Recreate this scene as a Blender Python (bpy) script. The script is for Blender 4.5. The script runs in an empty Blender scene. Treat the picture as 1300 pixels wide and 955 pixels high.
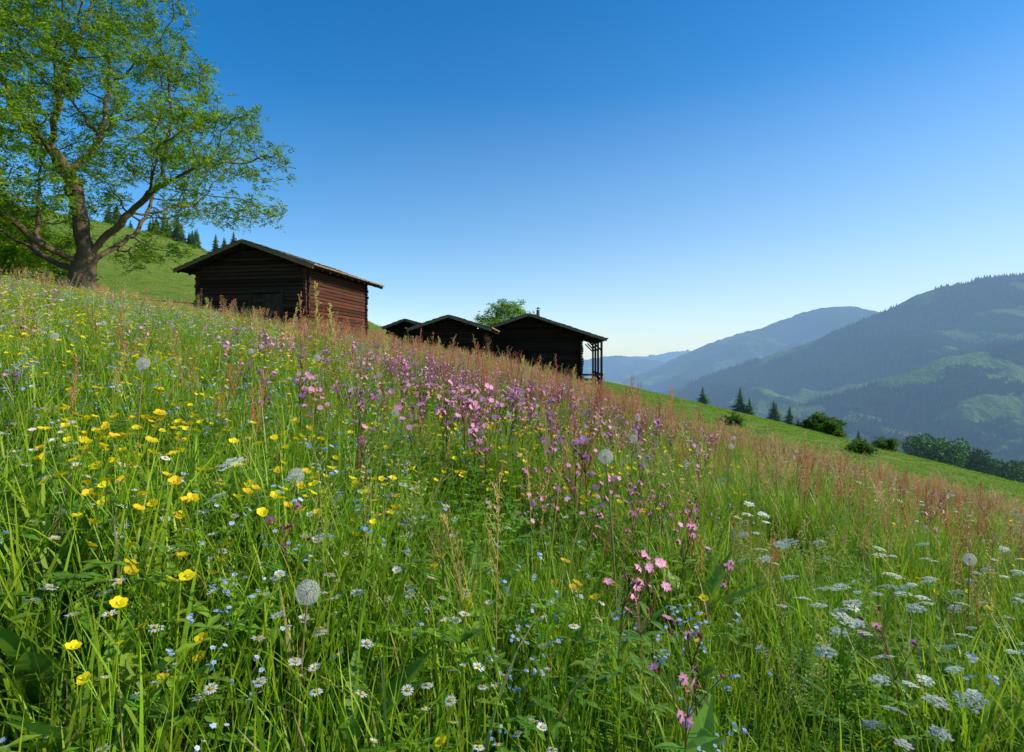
import bpy, math, random
import numpy as np
from mathutils import Vector
random.seed(7); rng=np.random.default_rng(7)
scene=bpy.context.scene
rad=math.radians
SUN_AZ=rad(90); SUN_EL=rad(32)

# ------------------------------------------------------------------ noise / terrain
def _hash(ix,iy,seed):
    n=(ix.astype(np.int64)*374761393+iy.astype(np.int64)*668265263+seed*982451653)&0x7fffffff
    n=(n^(n>>13))*1274126177&0x7fffffff
    n=(n^(n>>16))&0xffff
    return n/65535.0
def vnoise(x,y,seed=0):
    x=np.asarray(x,float);y=np.asarray(y,float)
    ix=np.floor(x);iy=np.floor(y);fx=x-ix;fy=y-iy
    fx=fx*fx*(3-2*fx);fy=fy*fy*(3-2*fy)
    a=_hash(ix,iy,seed);b=_hash(ix+1,iy,seed);c=_hash(ix,iy+1,seed);d=_hash(ix+1,iy+1,seed)
    return (a*(1-fx)+b*fx)*(1-fy)+(c*(1-fx)+d*fx)*fy
def fbm(x,y,seed=0,o=4):
    s=0;a=.5;t=0
    for i in range(o):
        s=s+a*vnoise(x*2**i+17.3*i,y*2**i+9.1*i,seed+i);t+=a;a*=.5
    return s/t
def ss(a,b,x):
    t=np.clip((np.asarray(x,float)-a)/(b-a),0,1);return t*t*(3-2*t)
def H(x,y):
    x=np.asarray(x,float);y=np.asarray(y,float)
    z=-0.75+np.where(x<0,-0.195*x,-0.25*x)
    z=z-.006*np.maximum(0,np.minimum(-x,24)-9)**2
    z=z+13*ss(-8,-75,x)*ss(33,115,y)
    z=z+1.3*ss(3,25,x)*ss(20,75,y)-.35*ss(1,5,x)*ss(6,15,y)
    d=np.maximum(0,y-125)
    z=z-0.35*d*d/(d+150)
    z=z-np.maximum(0,x-160)*0.12
    z=z+np.maximum(0,-x-160)*0.05
    r=np.sqrt(x*x+y*y)
    z=z+(fbm(x/2.7,y/2.7,3,2)-.5)*.14*ss(2,10,r)
    z=z+(fbm(x/22,y/22,5,3)-.5)*.9*ss(15,90,r)
    z=z+(fbm(x/160,y/160,8,4)-.5)*30*ss(150,900,r)
    return np.maximum(z,-380+(fbm(x/500,y/500,11,3)-.5)*30)

# ------------------------------------------------------------------ materials
def newmat(name):
    m=bpy.data.materials.new(name);m.use_nodes=True
    nt=m.node_tree;nt.nodes.clear()
    out=nt.nodes.new('ShaderNodeOutputMaterial')
    return m,nt,out
def N(nt,t,**kw):
    n=nt.nodes.new(t)
    for k,v in kw.items(): setattr(n,k,v)
    return n
def mixrgb(nt,fac,a,b,bt='MIX'):
    n=nt.nodes.new('ShaderNodeMix');n.data_type='RGBA';n.blend_type=bt
    for s,v in ((n.inputs[0],fac),(n.inputs[6],a),(n.inputs[7],b)):
        if isinstance(v,bpy.types.NodeSocket): nt.links.new(v,s)
        elif isinstance(v,(int,float)): s.default_value=v
        else: s.default_value=(*v,1)
    return n.outputs[2]
def ramp(nt,fac,stops):
    n=nt.nodes.new('ShaderNodeValToRGB')
    el=n.color_ramp.elements
    while len(el)<len(stops): el.new(.5)
    for e,(p,c) in zip(el,stops):
        e.position=p;e.color=(c,c,c,1) if isinstance(c,(int,float)) else (*c,1)
    nt.links.new(fac,n.inputs[0]);return n.outputs[0]
def noise(nt,scale,detail=4,vec=None,rough=.55,stretch=None):
    tc=nt.nodes.new('ShaderNodeTexCoord')
    n=nt.nodes.new('ShaderNodeTexNoise');n.inputs['Scale'].default_value=scale;n.inputs['Detail'].default_value=detail
    n.inputs['Roughness'].default_value=rough
    if stretch:
        mp=nt.nodes.new('ShaderNodeMapping');mp.inputs['Scale'].default_value=stretch
        nt.links.new(tc.outputs['Object'],mp.inputs[0]);nt.links.new(mp.outputs[0],n.inputs[0])
    else: nt.links.new(tc.outputs['Object'],n.inputs[0])
    return n.outputs[0]
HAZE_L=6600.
def haze(nt,shader,out):  # painted aerial haze: blue emission mixed over the surface by distance from the origin
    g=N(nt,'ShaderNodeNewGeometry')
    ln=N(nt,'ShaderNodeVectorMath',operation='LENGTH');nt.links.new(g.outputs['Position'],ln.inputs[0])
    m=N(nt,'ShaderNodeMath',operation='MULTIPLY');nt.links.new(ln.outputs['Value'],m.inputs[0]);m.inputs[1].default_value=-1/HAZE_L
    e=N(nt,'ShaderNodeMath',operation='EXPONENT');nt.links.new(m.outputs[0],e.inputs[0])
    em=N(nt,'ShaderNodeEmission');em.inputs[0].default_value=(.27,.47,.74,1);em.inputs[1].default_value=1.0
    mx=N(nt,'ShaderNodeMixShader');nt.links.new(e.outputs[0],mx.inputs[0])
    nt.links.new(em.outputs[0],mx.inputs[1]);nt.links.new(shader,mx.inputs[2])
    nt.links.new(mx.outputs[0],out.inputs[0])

def plant_mat(name,transl=.4,rough=.5,var=.35,hz=False,spec=.3,attr=False):
    m,nt,out=newmat(name)
    at=N(nt,'ShaderNodeAttribute',attribute_name='Col')
    if attr: rs=N(nt,'ShaderNodeAttribute',attribute_name='rnd').outputs['Fac']
    else: rs=N(nt,'ShaderNodeObjectInfo').outputs['Random']
    hsv=N(nt,'ShaderNodeHueSaturation')
    mr=N(nt,'ShaderNodeMapRange');nt.links.new(rs,mr.inputs[0]);mr.inputs[3].default_value=1-var;mr.inputs[4].default_value=1+var
    nt.links.new(mr.outputs[0],hsv.inputs['Value'])
    m2=N(nt,'ShaderNodeMath',operation='MULTIPLY');nt.links.new(rs,m2.inputs[0]);m2.inputs[1].default_value=37.7
    fr=N(nt,'ShaderNodeMath',operation='FRACT');nt.links.new(m2.outputs[0],fr.inputs[0])
    mr2=N(nt,'ShaderNodeMapRange');nt.links.new(fr.outputs[0],mr2.inputs[0]);mr2.inputs[3].default_value=.485;mr2.inputs[4].default_value=.515
    nt.links.new(mr2.outputs[0],hsv.inputs['Hue'])
    nt.links.new(at.outputs['Color'],hsv.inputs['Color'])
    p=N(nt,'ShaderNodeBsdfPrincipled');p.inputs['Roughness'].default_value=rough;p.inputs['Specular IOR Level'].default_value=spec
    nt.links.new(hsv.outputs[0],p.inputs['Base Color'])
    sh=p.outputs[0]
    if transl>0:
        t=N(nt,'ShaderNodeBsdfTranslucent');nt.links.new(hsv.outputs[0],t.inputs[0])
        mx=N(nt,'ShaderNodeMixShader');mx.inputs[0].default_value=transl
        nt.links.new(p.outputs[0],mx.inputs[1]);nt.links.new(t.outputs[0],mx.inputs[2]);sh=mx.outputs[0]
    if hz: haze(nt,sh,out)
    else: nt.links.new(sh,out.inputs[0])
    return m
M_PLANT=plant_mat('meadow_plants',.42,.45,.28,attr=True,spec=.3)
M_PLANTI=plant_mat('meadow_plants_far',.42,.5,.25,spec=.2)
M_LEAF=plant_mat('tree_leaves',.5,.5,.3,spec=.2)
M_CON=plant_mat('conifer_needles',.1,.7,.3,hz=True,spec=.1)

def ground_mat():
    m,nt,out=newmat('grass_ground')
    a=noise(nt,.09,5);b=noise(nt,1.7,6);c=noise(nt,14,5);d=noise(nt,.35,5)
    col=mixrgb(nt,ramp(nt,a,[(.35,0.),(.65,1.)]),(.13,.25,.018),(.22,.32,.03))
    col=mixrgb(nt,ramp(nt,d,[(.45,0.),(.7,.8)]),col,(.29,.26,.07))
    col=mixrgb(nt,ramp(nt,b,[(.45,0.),(.75,.6)]),col,(.24,.28,.05))
    col=mixrgb(nt,ramp(nt,c,[(.3,.6),(.7,0.)]),col,(.04,.09,.012))
    p=N(nt,'ShaderNodeBsdfPrincipled');p.inputs['Roughness'].default_value=.9;p.inputs['Specular IOR Level'].default_value=.1
    nt.links.new(col,p.inputs[0])
    bp=N(nt,'ShaderNodeBump');bp.inputs['Strength'].default_value=1;bp.inputs['Distance'].default_value=.15
    nt.links.new(c,bp.inputs['Height']);nt.links.new(bp.outputs[0],p.inputs['Normal'])
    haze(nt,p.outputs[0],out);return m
def mountain_mat():
    m,nt,out=newmat('mountain_slopes')
    at=N(nt,'ShaderNodeAttribute',attribute_name='forest')
    a=noise(nt,.006,6);b=noise(nt,.05,4)
    mead=mixrgb(nt,a,(.07,.13,.025),(.15,.20,.04))
    frs=mixrgb(nt,b,(.012,.032,.012),(.03,.055,.02))
    col=mixrgb(nt,at.outputs['Fac'],mead,frs)
    p=N(nt,'ShaderNodeBsdfPrincipled');p.inputs['Roughness'].default_value=1;p.inputs['Specular IOR Level'].default_value=0
    nt.links.new(col,p.inputs[0])
    bp=N(nt,'ShaderNodeBump');bp.inputs['Strength'].default_value=1;bp.inputs['Distance'].default_value=12
    nt.links.new(b,bp.inputs['Height']);nt.links.new(bp.outputs[0],p.inputs['Normal'])
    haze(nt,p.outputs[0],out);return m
def wood_mat(name,c1,c2,c3=None,stretch=(1.5,1.5,30),scale=1.5):
    m,nt,out=newmat(name)
    n1=noise(nt,scale,6,stretch=stretch,rough=.7);n2=noise(nt,.8,3)
    col=mixrgb(nt,ramp(nt,n1,[(.3,0.),(.7,1.)]),c1,c2)
    if c3: col=mixrgb(nt,ramp(nt,n2,[(.4,0.),(.65,.8)]),col,c3)
    at=N(nt,'ShaderNodeAttribute',attribute_name='Col')
    col=mixrgb(nt,1.,col,at.outputs['Color'],'MULTIPLY')
    p=N(nt,'ShaderNodeBsdfPrincipled');p.inputs['Roughness'].default_value=.85;p.inputs['Specular IOR Level'].default_value=.12
    nt.links.new(col,p.inputs[0])
    bp=N(nt,'ShaderNodeBump');bp.inputs['Strength'].default_value=.8;bp.inputs['Distance'].default_value=.02
    nt.links.new(n1,bp.inputs['Height']);nt.links.new(bp.outputs[0],p.inputs['Normal'])
    nt.links.new(p.outputs[0],out.inputs[0]);return m
M_LOG=wood_mat('weathered_logs',(.018,.010,.007),(.095,.040,.021),(.05,.033,.024))
M_ROOF=wood_mat('roof_shingles',(.05,.04,.033),(.13,.105,.085),stretch=(10,1.5,10))
M_TRIM=wood_mat('barge_boards',(.12,.08,.05),(.30,.21,.13))
M_BARK=wood_mat('bark',(.06,.035,.02),(.21,.135,.075),(.12,.10,.06),stretch=(6,6,1.2),scale=2)
M_GREYW=wood_mat('grey_planks',(.05,.035,.026),(.12,.09,.065),stretch=(20,20,1))
def plain(name,c,r=.6,metal=0):
    m,nt,out=newmat(name)
    n=noise(nt,9,4)
    col=mixrgb(nt,n,tuple(v*.7 for v in c),tuple(min(1,v*1.25) for v in c))
    p=N(nt,'ShaderNodeBsdfPrincipled');p.inputs['Roughness'].default_value=r;p.inputs['Metallic'].default_value=metal
    nt.links.new(col,p.inputs[0]);nt.links.new(p.outputs[0],out.inputs[0]);return m
M_METAL=plain('stove_pipe_metal',(.12,.12,.13),.5,.6)
M_DARK=plain('dark_gap_backing',(.012,.008,.006),.9)  # backing core painted near black so the log gaps read as shade

# ------------------------------------------------------------------ mesh builder
class MB:
    def __init__(s): s.v=[];s.f=[];s.c=[]
    def add(s,vs,fs,cols):
        b=len(s.v);s.v.extend(vs)
        s.f.extend([tuple(i+b for i in f) for f in fs])
        if isinstance(cols,list): s.c.extend(cols)
        else: s.c.extend([cols]*len(vs))
    def mesh(s,name,mat,smooth=False,rnd=False):
        me=bpy.data.meshes.new(name);me.from_pydata([tuple(p) for p in s.v],[],s.f)
        a=me.color_attributes.new('Col','FLOAT_COLOR','POINT')
        arr=np.ones((len(s.v),4),np.float32);arr[:,:3]=np.array([tuple(c)[:3] for c in s.c],np.float32)
        a.data.foreach_set('color',arr.ravel())
        if rnd:
            a=me.attributes.new('rnd','FLOAT','POINT');a.data.foreach_set('value',np.full(len(s.v),.52,np.float32))
        me.materials.append(mat)
        if smooth: me.polygons.foreach_set('use_smooth',[True]*len(me.polygons))
        me.update();return me
def R(a,b): return random.uniform(a,b)
def lerp(a,b,t): return tuple(a[i]*(1-t)+b[i]*t for i in range(3))
def jit(c,a=.15):
    k=R(1-a,1+a);return (c[0]*k*R(.93,1.07),c[1]*k,c[2]*k*R(.9,1.1))
def blade(mb,x,y,L,w,az,lean,droop,c0,c1,n=4,z0=-.03,prof='grass'):
    d=(math.cos(az),math.sin(az));tw=az+math.pi/2+R(-.7,.7);sx,sy=math.cos(tw),math.sin(tw)
    vs=[];cs=[]
    for i in range(n+1):
        t=i/n
        h=lean*L*t+droop*L*t*t
        z=L*(t-droop*.55*t**3)*math.cos(min(1.2,lean*.6))
        ww=w*(1-t**1.8)*.5*(0.7+.6*min(1,t*3))
        px,py=x+d[0]*h,y+d[1]*h
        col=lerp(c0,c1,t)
        if i==n: vs.append((px,py,z+z0));cs.append(col)
        else:
            vs+= [(px-sx*ww,py-sy*ww,z+z0),(px+sx*ww,py+sy*ww,z+z0)];cs+=[col,col]
    fs=[(2*i,2*i+1,2*i+3,2*i+2) for i in range(n-1)]+[(2*n-2,2*n-1,2*n)]
    mb.add(vs,fs,cs)
def stem(mb,pts,r0,r1,c0,c1=None,k=3):
    c1=c1 or c0;n=len(pts);vs=[];cs=[]
    for i,p in enumerate(pts):
        r=r0+(r1-r0)*i/(n-1)
        a=Vector(pts[min(i+1,n-1)])-Vector(pts[max(i-1,0)])
        if a.length<1e-9:a=Vector((0,0,1))
        a.normalize();u=a.orthogonal().normalized();w=a.cross(u)
        for j in range(k):
            an=2*math.pi*j/k;q=Vector(p)+r*(math.cos(an)*u+math.sin(an)*w);vs.append(tuple(q));cs.append(lerp(c0,c1,i/(n-1)))
    fs=[(i*k+j,i*k+(j+1)%k,(i+1)*k+(j+1)%k,(i+1)*k+j) for i in range(n-1) for j in range(k)]
    mb.add(vs,fs,cs)
def curve(p0,L,az,lean,n=5,bend=.1):
    pts=[]
    for i in range(n+1):
        t=i/n;h=L*(lean*t+bend*t*t)
        pts.append((p0[0]+math.cos(az)*h,p0[1]+math.sin(az)*h,p0[2]+L*t))
    return pts
def frame(nv):
    nv=Vector(nv).normalized();u=nv.orthogonal().normalized();w=nv.cross(u)
    a=R(0,6.28);return nv,u*math.cos(a)+w*math.sin(a),-u*math.sin(a)+w*math.cos(a)
def flower(mb,c,nv,n,r,w,cup,col,r0=.12,notch=False,colin=None):
    nv,u,v=frame(nv);c=Vector(c);colin=colin or col
    for i in range(n):
        a=2*math.pi*i/n+R(-.08,.08);d=u*math.cos(a)+v*math.sin(a);s=-u*math.sin(a)+v*math.cos(a)
        cu=cup+R(-.12,.12);dd=d*math.cos(cu)+nv*math.sin(cu)
        b=c+dd*r*r0;m=c+dd*r*.62;t=c+dd*r-nv*r*.06
        cc=jit(col,.08)
        if notch: mb.add([b,m-s*w*.42,t-s*w*.5+dd*0,c+dd*r*.72,t+s*w*.5,m+s*w*.42],[(0,1,2,3),(0,3,4,5)],[colin,cc,cc,cc,cc,cc])
        else: mb.add([b,m-s*w*.5,t-s*w*.22,t+s*w*.22,m+s*w*.5],[(0,1,2,3,4)],[colin,cc,cc,cc,cc])
def blob(mb,c,r,col,sz=1.,n=5):
    c=Vector(c);vs=[c+Vector((0,0,r*sz))]
    for lvl,(zz,rr) in enumerate(((.5,.85),(-.4,.9))):
        for j in range(n):
            a=2*math.pi*(j+.5*lvl)/n;vs.append(c+Vector((math.cos(a)*r*rr,math.sin(a)*r*rr,zz*r*sz)))
    vs.append(c-Vector((0,0,r*sz)))
    fs=[(0,1+j,1+(j+1)%n) for j in range(n)]
    fs+=[(1+j,1+n+j,1+(j+1)%n) for j in range(n)]+[(1+(j+1)%n,1+n+j,1+n+(j+1)%n) for j in range(n)]
    fs+=[(1+n+j,1+2*n,1+n+(j+1)%n) for j in range(n)]
    mb.add(vs,fs,[jit(col,.15) for _ in vs])
def leaf(mb,p,d,nv,L,w,col,col2=None,fold=.15,n=3):
    p=Vector(p);d=Vector(d).normalized();nv=Vector(nv);s=d.cross(nv)
    if s.length<1e-4:s=d.orthogonal()
    s.normalize();nv=s.cross(d);vs=[];cs=[];col2=col2 or col
    for i in range(n+1):
        t=i/n;ww=w*.5*math.sin(math.pi*min(.97,.06+t*.91)**.85)
        q=p+d*L*t-nv*L*.25*t*t
        vs+=[q-s*ww+nv*fold*ww,q,q+s*ww+nv*fold*ww];cs+=[col,lerp(col,(.3,.4,.12),.25),col2]
    fs=[]
    for i in range(n):
        a=3*i;fs+=[(a,a+1,a+4,a+3),(a+1,a+2,a+5,a+4)]
    mb.add(vs,fs,cs)

# ------------------------------------------------------------------ instancing
def src_coll(name,meshes):
    c=bpy.data.collections.new(name)
    for i,me in enumerate(meshes):
        o=bpy.data.objects.new('%s_variant_%02d'%(name,i),me);c.objects.link(o)
    return c
def scatter(name,P,rot,scl,coll,nvar,parent=None,idx=None,realize=False):
    n=len(P);me=bpy.data.meshes.new(name)
    me.vertices.add(n);me.vertices.foreach_set('co',np.asarray(P,np.float32).ravel())
    a=me.attributes.new('rot','FLOAT_VECTOR','POINT');a.data.foreach_set('vector',np.asarray(rot,np.float32).ravel())
    scl=np.asarray(scl,np.float32)
    if scl.ndim==1: scl=np.repeat(scl[:,None],3,1)
    a=me.attributes.new('scl','FLOAT_VECTOR','POINT');a.data.foreach_set('vector',scl.ravel())
    a=me.attributes.new('idx','INT','POINT')
    a.data.foreach_set('value',(idx if idx is not None else rng.integers(0,nvar,n)).astype(np.int32))
    a=me.attributes.new('rnd','FLOAT','POINT');a.data.foreach_set('value',rng.uniform(0,1,n).astype(np.float32))
    o=bpy.data.objects.new(name,me);scene.collection.objects.link(o)
    ng=bpy.data.node_groups.new(name+'_nodes','GeometryNodeTree')
    ng.interface.new_socket(name='Geometry',in_out='INPUT',socket_type='NodeSocketGeometry')
    ng.interface.new_socket(name='Geometry',in_out='OUTPUT',socket_type='NodeSocketGeometry')
    gi=ng.nodes.new('NodeGroupInput');go=ng.nodes.new('NodeGroupOutput')
    ip=ng.nodes.new('GeometryNodeInstanceOnPoints');ci=ng.nodes.new('GeometryNodeCollectionInfo')
    ci.inputs['Collection'].default_value=coll;ci.inputs['Separate Children'].default_value=True;ci.inputs['Reset Children'].default_value=True
    def na(nm,t):
        q=ng.nodes.new('GeometryNodeInputNamedAttribute');q.data_type=t;q.inputs['Name'].default_value=nm
        return [s for s in q.outputs if s.enabled][0]
    e=ng.nodes.new('FunctionNodeEulerToRotation')
    L=ng.links
    L.new(gi.outputs[0],ip.inputs['Points']);L.new(ci.outputs[0],ip.inputs['Instance'])
    ip.inputs['Pick Instance'].default_value=True
    L.new(na('idx','INT'),ip.inputs['Instance Index'])
    L.new(na('rot','FLOAT_VECTOR'),e.inputs[0]);L.new(e.outputs[0],ip.inputs['Rotation'])
    L.new(na('scl','FLOAT_VECTOR'),ip.inputs['Scale'])
    if realize:
        r=ng.nodes.new('GeometryNodeRealizeInstances');L.new(ip.outputs[0],r.inputs[0]);L.new(r.outputs[0],go.inputs[0])
    else: L.new(ip.outputs[0],go.inputs[0])
    md=o.modifiers.new('scatter','NODES');md.node_group=ng
    if parent is not None: o.parent=parent
    return o
def zrot(n,tilt=.08):
    r=rng.uniform(-tilt,tilt,(n,3));r[:,2]=rng.uniform(0,6.283,n);return r
def sample(y0,y1,dens,k=1.0,m=1.2):
    A=(y1-y0)*2*(k*y1+m);n=int(A*dens)
    x=rng.uniform(-(k*y1+m),k*y1+m,n);y=rng.uniform(y0,y1,n)
    q=np.abs(x)<k*y+m
    return x[q],y[q]

# ------------------------------------------------------------------ ground sheet
def build_ground():
    na=420;radii=np.concatenate([[0],np.geomspace(.4,24000,230)])
    ang=np.linspace(0,2*np.pi,na,endpoint=False)
    vs=[(0,0,float(H(0,0)))]
    Rr,Aa=np.meshgrid(radii[1:],ang,indexing='ij')
    X=Rr*np.cos(Aa);Y=Rr*np.sin(Aa);Z=H(X,Y)
    V=np.concatenate([np.array(vs),np.stack([X.ravel(),Y.ravel(),Z.ravel()],1)])
    F=[(0,1+j,1+(j+1)%na) for j in range(na)]
    for i in range(len(radii)-2):
        a=1+i*na;b=a+na
        F+=[(a+j,b+j,b+(j+1)%na,a+(j+1)%na) for j in range(na)]
    me=bpy.data.meshes.new('ground');me.from_pydata(V.tolist(),[],F)
    me.polygons.foreach_set('use_smooth',[True]*len(F))
    me.materials.append(ground_mat())
    o=bpy.data.objects.new('meadow_hillside',me);scene.collection.objects.link(o)
build_ground()

# ------------------------------------------------------------------ mountains
MM=mountain_mat()
def forest_mask(x,y,s,bias):
    f=fbm(x/s,y/s*1.3,31,5)
    return ss(.47-bias,.50-bias,f)
def mountain(name,ridge,D,W,base,seed,bias,fs,amp,nx=420,ny=170,rough=14):
    xs=np.array([p[0] for p in ridge],float);zs=np.array([p[1] for p in ridge],float)
    X=np.linspace(xs[0],xs[-1],nx)
    T=np.concatenate([np.linspace(-.35,0,25,endpoint=False),np.linspace(0,1,ny)])
    TT,XX=np.meshgrid(T,X,indexing='ij')
    def surf(XX,TT):
        zr=np.interp(XX,xs,zs)
        k=(zr-base)
        prof=np.where(TT>=0,(1-np.clip(TT,0,1))**1.15,1-(-TT)*1.6)
        warp=(fbm(XX/(W*.35),TT*2,seed+5,3)-.5)*W*.3
        sp=1-np.abs(2*vnoise((XX+warp+TT*W*.25)/(W*.17),TT*1.2,seed)-1)
        sp2=fbm((XX+warp)/(W*.06),TT*W/(W*.08),seed+9,4)-.5
        env=np.clip(TT,0,1)**.7*(1-np.clip(TT,0,1))**.6*1.8
        z=base+k*prof+amp*env*(sp-.5)+amp*.35*sp2*(env+.12)+rough*(fbm(XX/60,TT*W/60,seed+3,3)-.5)
        yy=D-TT*W+(fbm(XX/(W*.4),XX*0,seed+2,2)-.5)*W*.15
        return yy,z
    Y,Z=surf(XX,TT)
    V=np.stack([XX.ravel(),Y.ravel(),Z.ravel()],1)
    nr=len(T);F=[]
    for i in range(nr-1):
        a=i*nx
        F+=[(a+j,a+j+1,a+nx+j+1,a+nx+j) for j in range(nx-1)]
    me=bpy.data.meshes.new(name);me.from_pydata(V.tolist(),[],F)
    me.polygons.foreach_set('use_smooth',[True]*len(F))
    at=me.attributes.new('forest','FLOAT','POINT');at.data.foreach_set('value',forest_mask(V[:,0],V[:,1],fs,bias+.12*ss(base+(zs.max()-base)*.45,zs.max()*.8,V[:,2])).astype(np.float32))
    me.materials.append(MM)
    o=bpy.data.objects.new(name,me);scene.collection.objects.link(o)
    def pts(n):
        x=rng.uniform(xs[0],xs[-1],n);t=rng.uniform(-.02,1,n)**1.0
        y,z=surf(x,t)
        m=forest_mask(x,y,fs,bias+.12*ss(base+(zs.max()-base)*.45,zs.max()*.8,z))>.5
        return np.stack([x[m],y[m],z[m]-1],1)
    return pts
ptsA=mountain('forested_mountain',[(-200,-360),(400,-345),(727,-290),(970,-194),(1212,-97),(1503,0),(1793,97),(2084,218),(2200,262),(2327,320),(2450,385),(2593,430),(2700,450),(2812,478),(2957,500),(3151,512),(3500,540),(4120,650),(5200,560)],3500,2200,-370,41,.03,420,230)
ptsA2=mountain('wooded_spur',[(300,-375),(762,-285),(1066,-205),(1371,-112),(1675,-5),(1980,50),(2285,160),(2900,260),(3600,240)],2250,1150,-372,57,.05,260,110,rough=8)
mountain('distant_mountain',[(0,-370),(900,-360),(1260,-330),(1454,-262),(1940,-20),(2330,150),(2600,255),(2815,320),(3060,372),(3300,465),(3560,560),(3786,618),(4124,655),(4462,600),(4850,533),(5800,500),(7000,420)],7000,3600,-370,71,-.01,700,420,rough=25)
mountain('hazy_mountain',[(-2500,-300),(500,-100),(1250,-20),(1560,30),(1800,45),(2300,-20),(2700,-130),(3600,-260)],9500,2500,-370,83,.02,900,250,rough=30)
mountain('far_mountain_ridge',[(-5000,-100),(-1000,0),(1750,-60),(2330,-10),(2910,60),(3500,30),(4070,180),(4660,150),(5240,210),(6000,280),(8000,350)],14500,3500,-370,97,.02,1500,500,rough=60)

# conifers
def conifer(seed,simple=False):
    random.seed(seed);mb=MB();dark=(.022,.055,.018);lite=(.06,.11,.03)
    if simple:
        for i in range(5):
            t=i/5;r=.2*(1-t)**.8+.02;z=.06+t*.82;k=7
            vs=[(0,0,min(1,z+.36*(1-t*.4)))]
            for j in range(k*2):
                a=math.pi*j/k+R(-.15,.15);rr=r*(1. if j%2 else .6)*R(.8,1.15)
                vs.append((math.cos(a)*rr,math.sin(a)*rr,z-(.03 if j%2 else -.03)))
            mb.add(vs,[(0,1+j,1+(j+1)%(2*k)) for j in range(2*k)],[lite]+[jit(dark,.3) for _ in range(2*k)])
        return mb.mesh('conifer_far',M_CON)
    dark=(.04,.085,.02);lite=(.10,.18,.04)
    stem(mb,[(0,0,-.05),(0,0,.5),(0,0,1.)],.017,.003,(.09,.06,.04),k=6)
    nw=30
    for i in range(nw):
        t=i/nw;z=.07+.91*t;r=(.2*(1-t)**.7+.012)*R(.75,1.15);k=int(11-5*t)
        for j in range(k):
            a=6.283*j/k+i*1.3+R(-.2,.2);rr=r*R(.55,1.2);d=Vector((math.cos(a),math.sin(a),0));s=Vector((-d.y,d.x,0));w=rr*.32
            p0=Vector((0,0,z+.02));c=lerp(dark,lite,R(0,.8))
            p1=d*rr*.5+Vector((0,0,z-rr*.1));p2=d*rr+Vector((0,0,z-rr*.28))
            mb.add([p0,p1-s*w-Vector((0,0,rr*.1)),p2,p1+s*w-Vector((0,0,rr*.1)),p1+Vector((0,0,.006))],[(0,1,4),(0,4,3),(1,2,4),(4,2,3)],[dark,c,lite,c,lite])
            for q in (.35,.6,.8):
                for sg in(-1,1):
                    b=d*rr*q+Vector((0,0,z-rr*.28*q*q));e=b+(s*sg*.7+d*.6)*rr*.34-Vector((0,0,rr*.2))
                    mb.add([b,b+d*rr*.1,e],[(0,1,2)],[dark,c,c])
    return mb.mesh('conifer',M_CON)
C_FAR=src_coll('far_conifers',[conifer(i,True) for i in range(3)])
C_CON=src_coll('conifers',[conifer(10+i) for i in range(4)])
def mtn_trees(name,P,lo,hi):
    n=len(P);s=rng.uniform(lo,hi,n);sc=np.stack([s*1.15,s*1.15,s],1)
    scatter(name,P,zrot(n,.02),sc,C_FAR,3)
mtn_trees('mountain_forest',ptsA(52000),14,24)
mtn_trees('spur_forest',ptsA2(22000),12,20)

# ------------------------------------------------------------------ plants
G0=(.08,.20,.008);G1=(.27,.48,.016);GY=(.50,.60,.04);DRY=(.60,.46,.19)  # dark blade bases, bright tips: shade in the gaps partly put into the colour
def grass_clump(seed,rad_,nb,L0,L1,w,dry=.05,n=4,mat=None):
    random.seed(seed);mb=MB()
    for i in range(nb):
        r=rad_*math.sqrt(R(0,1));a=R(0,6.28)
        c1=DRY if R(0,1)<dry else lerp(G1,GY,R(0,.8))
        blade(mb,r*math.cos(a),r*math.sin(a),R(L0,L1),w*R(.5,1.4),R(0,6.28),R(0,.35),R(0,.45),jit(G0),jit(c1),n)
    return mb.mesh('grass',mat or M_PLANT)
def undergrowth(seed):
    random.seed(seed);mb=MB()
    for i in range(22):
        a=R(0,6.28);r=.10*math.sqrt(R(0,1));h=R(.04,.18);b=(r*math.cos(a),r*math.sin(a),0)
        pts=curve(b,h,R(0,6.28),R(0,.4),3);stem(mb,pts,.0008,.0006,G1);c=jit(lerp((.12,.30,.012),(.29,.48,.02),R(0,1)))
        for j in range(int(R(3,6))):
            aa=R(0,6.28);leaf(mb,pts[-1],(math.cos(aa),math.sin(aa),R(-.1,.4)),(0,0,1),R(.015,.03),R(.009,.015),c,n=2)
    return mb.mesh('undergrowth',M_PLANT)
def grass_seed(seed,col,L0=.4,L1=.6,big=1.):
    random.seed(seed);mb=MB()
    for i in range(3):
        L=R(L0,L1);pts=curve((R(-.05,.05),R(-.05,.05),0),L,R(0,6.28),R(0,.12),8,R(.02,.2));stem(mb,pts,.0012,.0007,G1,lerp(col,G1,.3))
        for t in np.linspace(.68,1,16):
            k=t*8;i0=min(7,int(k));p=Vector(pts[i0]).lerp(Vector(pts[i0+1]),k-i0)
            for q in range(3):
                a=R(0,6.28);d=Vector((math.cos(a),math.sin(a),R(.4,1.4))).normalized();l=R(.005,.028)*big*(1.25-t)*2
                e=p+d*l;s=d.orthogonal()*.0014*big
                mb.add([e-s,e+d*.005*big,e+s,e-d*.004*big],[(0,1,2,3)],jit(col,.25))
        for q in range(2): blade(mb,pts[0][0],pts[0][1],R(.2,.35),.005,R(0,6.28),R(.1,.4),R(.2,.5),G0,G1)
    return mb.mesh('seed_grass',M_PLANT)
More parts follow.
